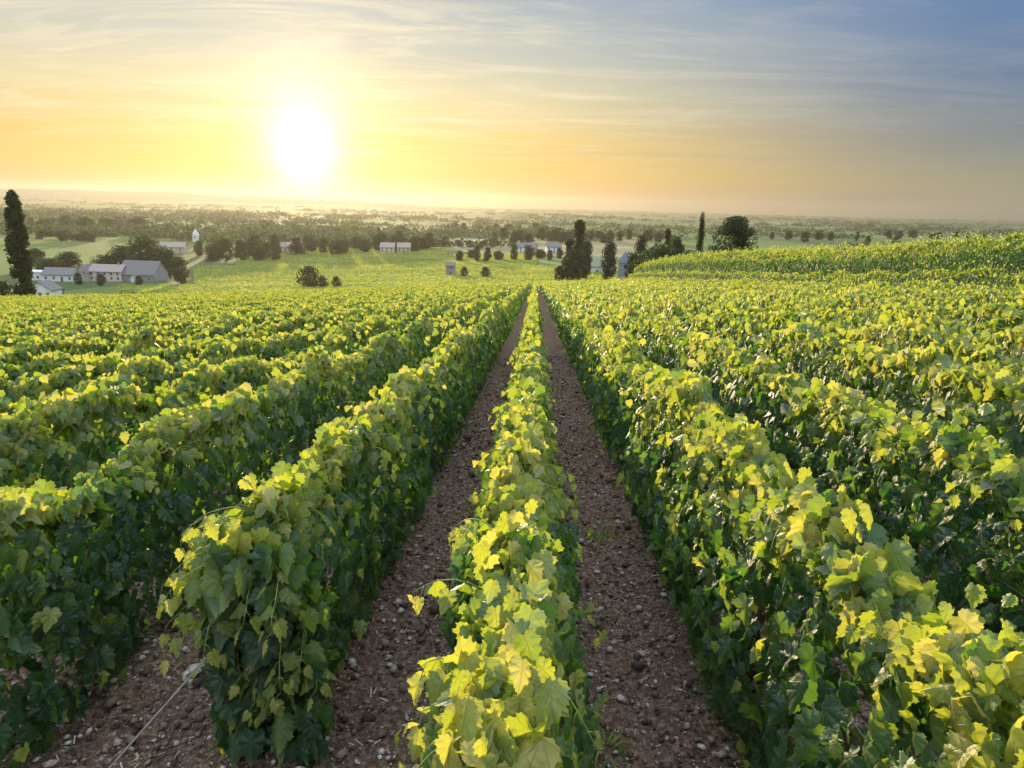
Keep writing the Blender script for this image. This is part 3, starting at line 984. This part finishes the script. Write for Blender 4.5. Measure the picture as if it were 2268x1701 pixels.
# trees of the valley, each standing by itself along hedges, lanes and gardens
G4 = 'single trees of the valley below'
rows = [ # from sx, to sx, top, northing, count, size, where
    (60, 320, 470, 900, 12, 26, 'dark tree in the far hedge line high above the farm'),
    (430, 620, 528, 460, 9, 34, 'dark tree in the belt between the white church and the pink house'),
    (560, 780, 520, 520, 9, 36, 'tree in the grove straight below the sun'),
    (780, 960, 512, 560, 9, 38, 'tree in the thick grove right of the sun, behind the lower vineyard'),
    (930, 1160, 530, 640, 10, 22, 'small tree in the scattered line beyond the grey hut'),
    (1000, 1250, 545, 470, 10, 20, 'small bushy tree in the near line between grey hut and conifer clump'),
    (1090, 1260, 500, 760, 9, 24, 'tree around the pale valley buildings left of the conifer clump'),
    (1200, 1330, 490, 900, 8, 22, 'hazy tree directly behind the conifer clump'),
    (80, 210, 510, 620, 8, 30, 'tree in the wood between the tall poplar and the farm, further off'),
    (1300, 1500, 500, 850, 9, 20, 'hazy tree behind the slate-roofed tower'),
    (640, 900, 500, 900, 10, 22, 'faint tree in the far line below and right of the sun'),
    (1000, 1240, 490, 1300, 10, 20, 'faint tree in the farthest line above the grey hut'),
    (1680, 2000, 492, 1000, 8, 16, 'hazy tree on the plain right of the large dome-shaped tree'),
    (1950, 2200, 492, 1300, 8, 16, 'hazy tree on the plain above the right end of the crest'),
    (300, 470, 505, 800, 7, 20, 'tree beside the long pale building above the farm'),
    (440, 700, 490, 1200, 9, 20, 'faint tree in the far line below and left of the sun')]
j = 0
for a, b, top, Y, n, sz, lab in rows:
    for i in range(n):
        f = (i + random.uniform(.1, .9)) / n
        Yj = Y * random.uniform(.95, 1.08)
        kind = random.choice(['round', 'round2', 'round', 'round2', 'cone'])
        sx = a + (b - a) * f
        o = T(kind, sx, top + random.uniform(-4, 12), sz * random.uniform(.6, 1.35), Yj,
              lab, G4)
        hmax = random.uniform(9, 15)
        if o.scale.z * DIM[kind][1] > hmax: o.scale.z = hmax / DIM[kind][1]
        if o.scale.z * DIM[kind][1] < 5: o.scale.z = 6 / DIM[kind][1]

# ------------------------------------------------------------------ far woods: one mass
def build_woods():
    b = Bag()
    n_c = 11000
    cy = 620 * np.exp(rng.random(n_c) * math.log(9800 / 620))
    cx = rng.uniform(-.85, .85, n_c) * cy
    m = vnoise(cx / 420 + 40, cy / 150 + 8, 51) * .65 + vnoise(cx / 130 + 4, cy / 60 + 8, 52) * .35
    m2 = vnoise(cx / 900 + 40, cy / 500 + 8, 53)
    keep = m * .7 + m2 * .3 > .50 - .13 * (1 - sstep(cy, 700, 1400)) * (cx < 0) * (cx > -.42 * cy) + .075 * sstep(cy, 1500, 3000)
    keep &= ~((cy < 800) & (cx > -.05 * cy))
    cx, cy = cx[keep], cy[keep]
    nc = len(cx)
    r = rng.uniform(4, 9, nc) * (1 + cy / 2500)
    per = 22
    d = rng.normal(0, 1, (nc, per, 3)); d /= np.linalg.norm(d, axis=2, keepdims=True)
    d[..., 2] = np.abs(d[..., 2])
    pos = np.stack([cx, cy, H(cx, cy)], -1)[:, None] + d * (r[:, None, None] * rng.random((nc, per, 1)) ** .4) * np.array([1.6, 1, .0])
    hh = rng.uniform(4, 10, nc) * np.minimum(1.6, 1 + cy / 12000)
    pos[..., 2] += d[..., 2] * hh[:, None] * .95
    pos = pos.reshape(-1, 3); dd = d.reshape(-1, 3)
    size = np.repeat(r * .38, per) * rng.uniform(.7, 1.3, len(pos))
    size = np.minimum(size, 6.5)
    tint = np.clip(np.repeat(rng.random(nc), per) * .6 + .2 * rng.normal(0, 1, len(pos)) + .1, 0, 1)
    b.add(leaves(pos, rng.normal(0, 1, (len(pos), 3)), dd + np.array([0, 0, .6]), size, tint, T_LO))
    o = b.build('distant_woods', leaf_mat('wood_leaf', [(0, (.035, .055, .03)), (.5, (.065, .09, .035)), (1, (.13, .15, .05))], (.08, .10, .05), T_TR, .3, rough=.7, spec=.2))
    tag(o, 'far woods and hedgerows across the hazy plain below the horizon', 'woods', kind='stuff')
build_woods()

# ------------------------------------------------------------------ buildings
def house(name, sx, sbase, Y, w, d, h, roof_h, wall, roof, label, cat, group, rz=0.0, gable_front=False, windows=3, door=True, chimney=True, flat=False, vis=True):
    g = ground_at(sx * K, sbase * K, 150) if vis else None
    if g: Y = g.y
    p = at(sx * K, sbase * K, Y)
    z = Hs(p.x, Y)
    if vis: print('HOUSE', label, round(Y), g is not None)
    root = empty(name, (p.x, Y, z), rz, label, cat, group)
    mb = MB(); t = -2.5
    hw, hd = w / 2, d / 2
    if flat:
        mb.box(-hw, hw, -hd, hd, t, h)
        mb.build('wall', wall, root)
        r = MB().box(-hw - .3, hw + .3, -hd - .3, hd + .3, h + .003, h + roof_h)
        r.build('roof', roof, root)
    else:
        # walls with their gable tops; the ridge runs along x, or along y when the gable faces the viewer
        if gable_front:
            vs = [(-hw, -hd, t), (hw, -hd, t), (hw, hd, t), (-hw, hd, t), (-hw, -hd, h), (hw, -hd, h), (hw, hd, h), (-hw, hd, h), (0, -hd, h + roof_h), (0, hd, h + roof_h)]
            fs = [(0, 1, 5, 8, 4), (2, 3, 7, 9, 6), (1, 2, 6, 5), (3, 0, 4, 7)]
        else:
            vs = [(-hw, -hd, t), (hw, -hd, t), (hw, hd, t), (-hw, hd, t), (-hw, -hd, h), (hw, -hd, h), (hw, hd, h), (-hw, hd, h), (-hw, 0, h + roof_h), (hw, 0, h + roof_h)]
            fs = [(0, 1, 5, 4), (2, 3, 7, 6), (1, 2, 6, 9, 5), (3, 0, 4, 8, 7)]
        MB().add(vs, fs).build('wall', wall, root)
        ov, th = .45, .16
        r = MB()
        a, b = (hw, hd) if not gable_front else (hd, hw)          # a along the ridge, b across
        k = roof_h / b
        def pt(u, v, z_):
            return (u, v, z_) if not gable_front else (v, -u, z_)
        for s in (-1, 1):
            lo = h - ov * k + .02
            q = [pt(-a - ov, s * (b + ov), lo), pt(a + ov, s * (b + ov), lo), pt(a + ov, 0, h + roof_h + .02), pt(-a - ov, 0, h + roof_h + .02)]
            q += [(x, y, z_ + th) for x, y, z_ in q]
            r.add(q, [(0, 1, 2, 3), (4, 5, 6, 7), (0, 1, 5, 4), (0, 3, 7, 4), (1, 2, 6, 5)])
        ro = r.build('roof', roof, root)
        if chimney:
            MB().box(*((-.35 + a * .6, .35 + a * .6, -.3, .3) if not gable_front else (-.3, .3, -.35, .35)), h + roof_h * .6, h + roof_h + 1.0).build('chimney', M['wall_stone'], ro)
    for i in range(windows):
        x = -hw + w * (i + .5) / windows
        if door and i == windows // 2:
            MB().box(x - .55, x + .55, -hd - .06, -hd - .004, -.1, 2.1).build('door', M['door'], root)
            if h > 4.5:
                win(root, x, -hd, h - 1.7)
            continue
        win(root, x, -hd, 1.0)
        if h > 4.5: win(root, x, -hd, h - 1.7)
    return root

def win(root, x, y, z):
    f = MB()
    for a, b, c, d in ((-.55, .55, -.08, 0), (-.55, .55, 1.2, 1.28), (-.55, -.47, 0, 1.2), (.47, .55, 0, 1.2), (-.03, .03, 0, 1.2)):
        f.box(x + a, x + b, y - .07, y - .003, z + c, z + d)
    f = f.build('window', M['joinery'], root)
    MB().box(x - .47, x + .47, y - .045, y - .002, z, z + 1.2).build('pane', M['glass'], f)

GH = 'farm buildings at the left'
house('shed', 96, 620, 302, 13, 7, 3.6, .5, M['wall_white'], M['roof_pale'], 'low white shed with a pale flat roof at the left end of the farm', 'shed', GH, .05, windows=3, door=False, flat=True)
house('farmhouse', 150, 622, 300, 18, 8, 3.2, 2.7, M['wall_white'], M['roof_slate'], 'long low white house under a grey roof, second from the left of the farm', 'house', GH, .04, windows=5)
house('farmhouse', 196, 622, 292, 5.2, 8, 4.2, 3.2, M['wall_cream'], M['roof_slate'], 'narrow cream house turning its gable to the vineyard, between the grey and pink roofs', 'house', GH, -.05, gable_front=True, windows=1, door=False, chimney=False)
house('farmhouse', 246, 622, 300, 15, 9, 4.7, 2.7, M['wall_pink'], M['roof_tile'], 'pale pink farmhouse with a row of windows in the middle of the farm', 'house', GH, .03, windows=5)
house('barn', 320, 622, 300, 17, 12, 3.6, 5.6, M['wall_stone'], M['roof_slate'], 'big barn with a tall grey roof at the right of the farm', 'barn', GH, -.04, windows=4, chimney=False)
house('porch', 300, 625, 291, 2.4, 3, 2.6, 1.1, M['wall_white'], M['roof_slate'], 'tiny white outbuilding in front of the big grey-roofed barn', 'shed', GH, 0, gable_front=True, windows=0, door=False, chimney=False)
house('cottage', 102, 660, 200, 7.5, 6, 3.0, 2.6, M['wall_white'], M['roof_slate'], 'small white cottage with a brown door right of the tall poplar', 'house', GH, .1, gable_front=True, windows=3, chimney=False)
# lone hut in the lower vineyard
house('hut', 998, 610, 240, 4.6, 4.6, 5.2, 1.5, M['wall_stone'], M['roof_slate'], 'small grey stone hut standing alone in the lower vineyard', 'hut', None, .12, windows=1, door=False, chimney=False)
GR = 'houses below the right-hand crest'
house('house', 1311, 605, 262, 15, 9, 3.8, 4.2, M['wall_white'], M['roof_green'], 'long low house with a mossy pale roof right of the conifer clump', 'house', GR, .06, windows=4)
house('house', 1346, 605, 255, 6.2, 8, 4.6, 3.6, M['wall_pink'], M['roof_tile'], 'narrow pink house turning its gable to the vineyard', 'house', GR, -.05, gable_front=True, windows=2, door=False, chimney=False)
house('house', 1425, 600, 262, 9, 8, 4.4, 3.4, M['wall_pink'], M['roof_tile'], 'pinkish house right of the blue-roofed tower, half hidden by the crest', 'house', GR, .1, windows=3)
GV = 'houses scattered in the valley'
for sx, Y, w, wl, rf, lab in ((650, 445, 14, 'wall_pink', 'roof_tile', 'pink house in the trees under the setting sun'),
                             (618, 450, 10, 'wall_white', 'roof_tile', 'small pale house just left of the pink one under the sun'),
                             (860, 470, 11, 'wall_pink', 'roof_tile', 'pink-walled house at the far edge of the lower vineyard'),
                             (895, 480, 10, 'wall_cream', 'roof_tile', 'cream house beside the pink-walled one at the vineyard edge'),
                             (385, 800, 18, 'wall_cream', 'roof_tile', 'long pale building on the hazy rise above the farm'),
                             (1165, 720, 14, 'wall_white', 'roof_slate', 'pale building in the valley above the conifer clump'),
                             (1225, 640, 12, 'wall_white', 'roof_slate', 'grey-roofed building left of the tall conifers'),
                             (1170, 560, 14, 'wall_stone', 'roof_slate', 'grey house among low trees left of the conifer clump')):
    house('house', sx, 560, Y, w, 9, 4.6, 3.2, M[wl], M[rf], lab, 'house', GV, random.uniform(-.2, .2), windows=3, chimney=False)

def tower(name, sx, stop, Y, w, wall, roof, spire_f, label, cat, group):
    p = at(sx * K, stop * K, Y)
    z = Hs(p.x, Y)
    h = p.z - z
    hs = h * spire_f
    root = empty(name, (p.x, Y, z), 0, label, cat, group)
    hw = w / 2; hb = h - hs
    MB().box(-hw, hw, -hw, hw, -2, hb).build('wall', wall, root)
    e = hw + .3
    MB().add([(-e, -e, hb + .003), (e, -e, hb + .003), (e, e, hb + .003), (-e, e, hb + .003), (0, 0, h)], [(0, 3, 2, 1), (0, 1, 4), (1, 2, 4), (2, 3, 4), (3, 0, 4)]).build('spire', roof, root)
    MB().box(-.5, .5, -hw - .06, -hw - .003, hb - 2.2, hb - .8).build('belfry_opening', M['glass'], root)
    return root
tower('tower', 1386, 556, 258, 4.4, M['wall_stone'], M['roof_blue'], .34, 'grey stone tower with a pointed blue slate roof below the right-hand crest', 'tower', GR)
tower('church', 432, 506, 640, 4.6, M['wall_white'], M['wall_white'], .5, 'tiny white church with a pointed spire beyond the farm', 'church', GV)

# ------------------------------------------------------------------ haze
def build_haze():
    m, q, out = new_mat('haze')
    v = q.n('ShaderNodeVolumePrincipled')
    v.inputs['Color'].default_value = (.36, .335, .30, 1)
    v.inputs['Density'].default_value = 1.25e-4
    v.inputs['Anisotropy'].default_value = .58
    q.put(out.inputs['Volume'], v.outputs[0])
    mb = MB().box(-11500, 11500, -400, 11500, -125, 85)
    o = mb.build('haze', m)
    tag(o, 'pale evening haze over the plain', 'haze', kind='stuff')
build_haze()
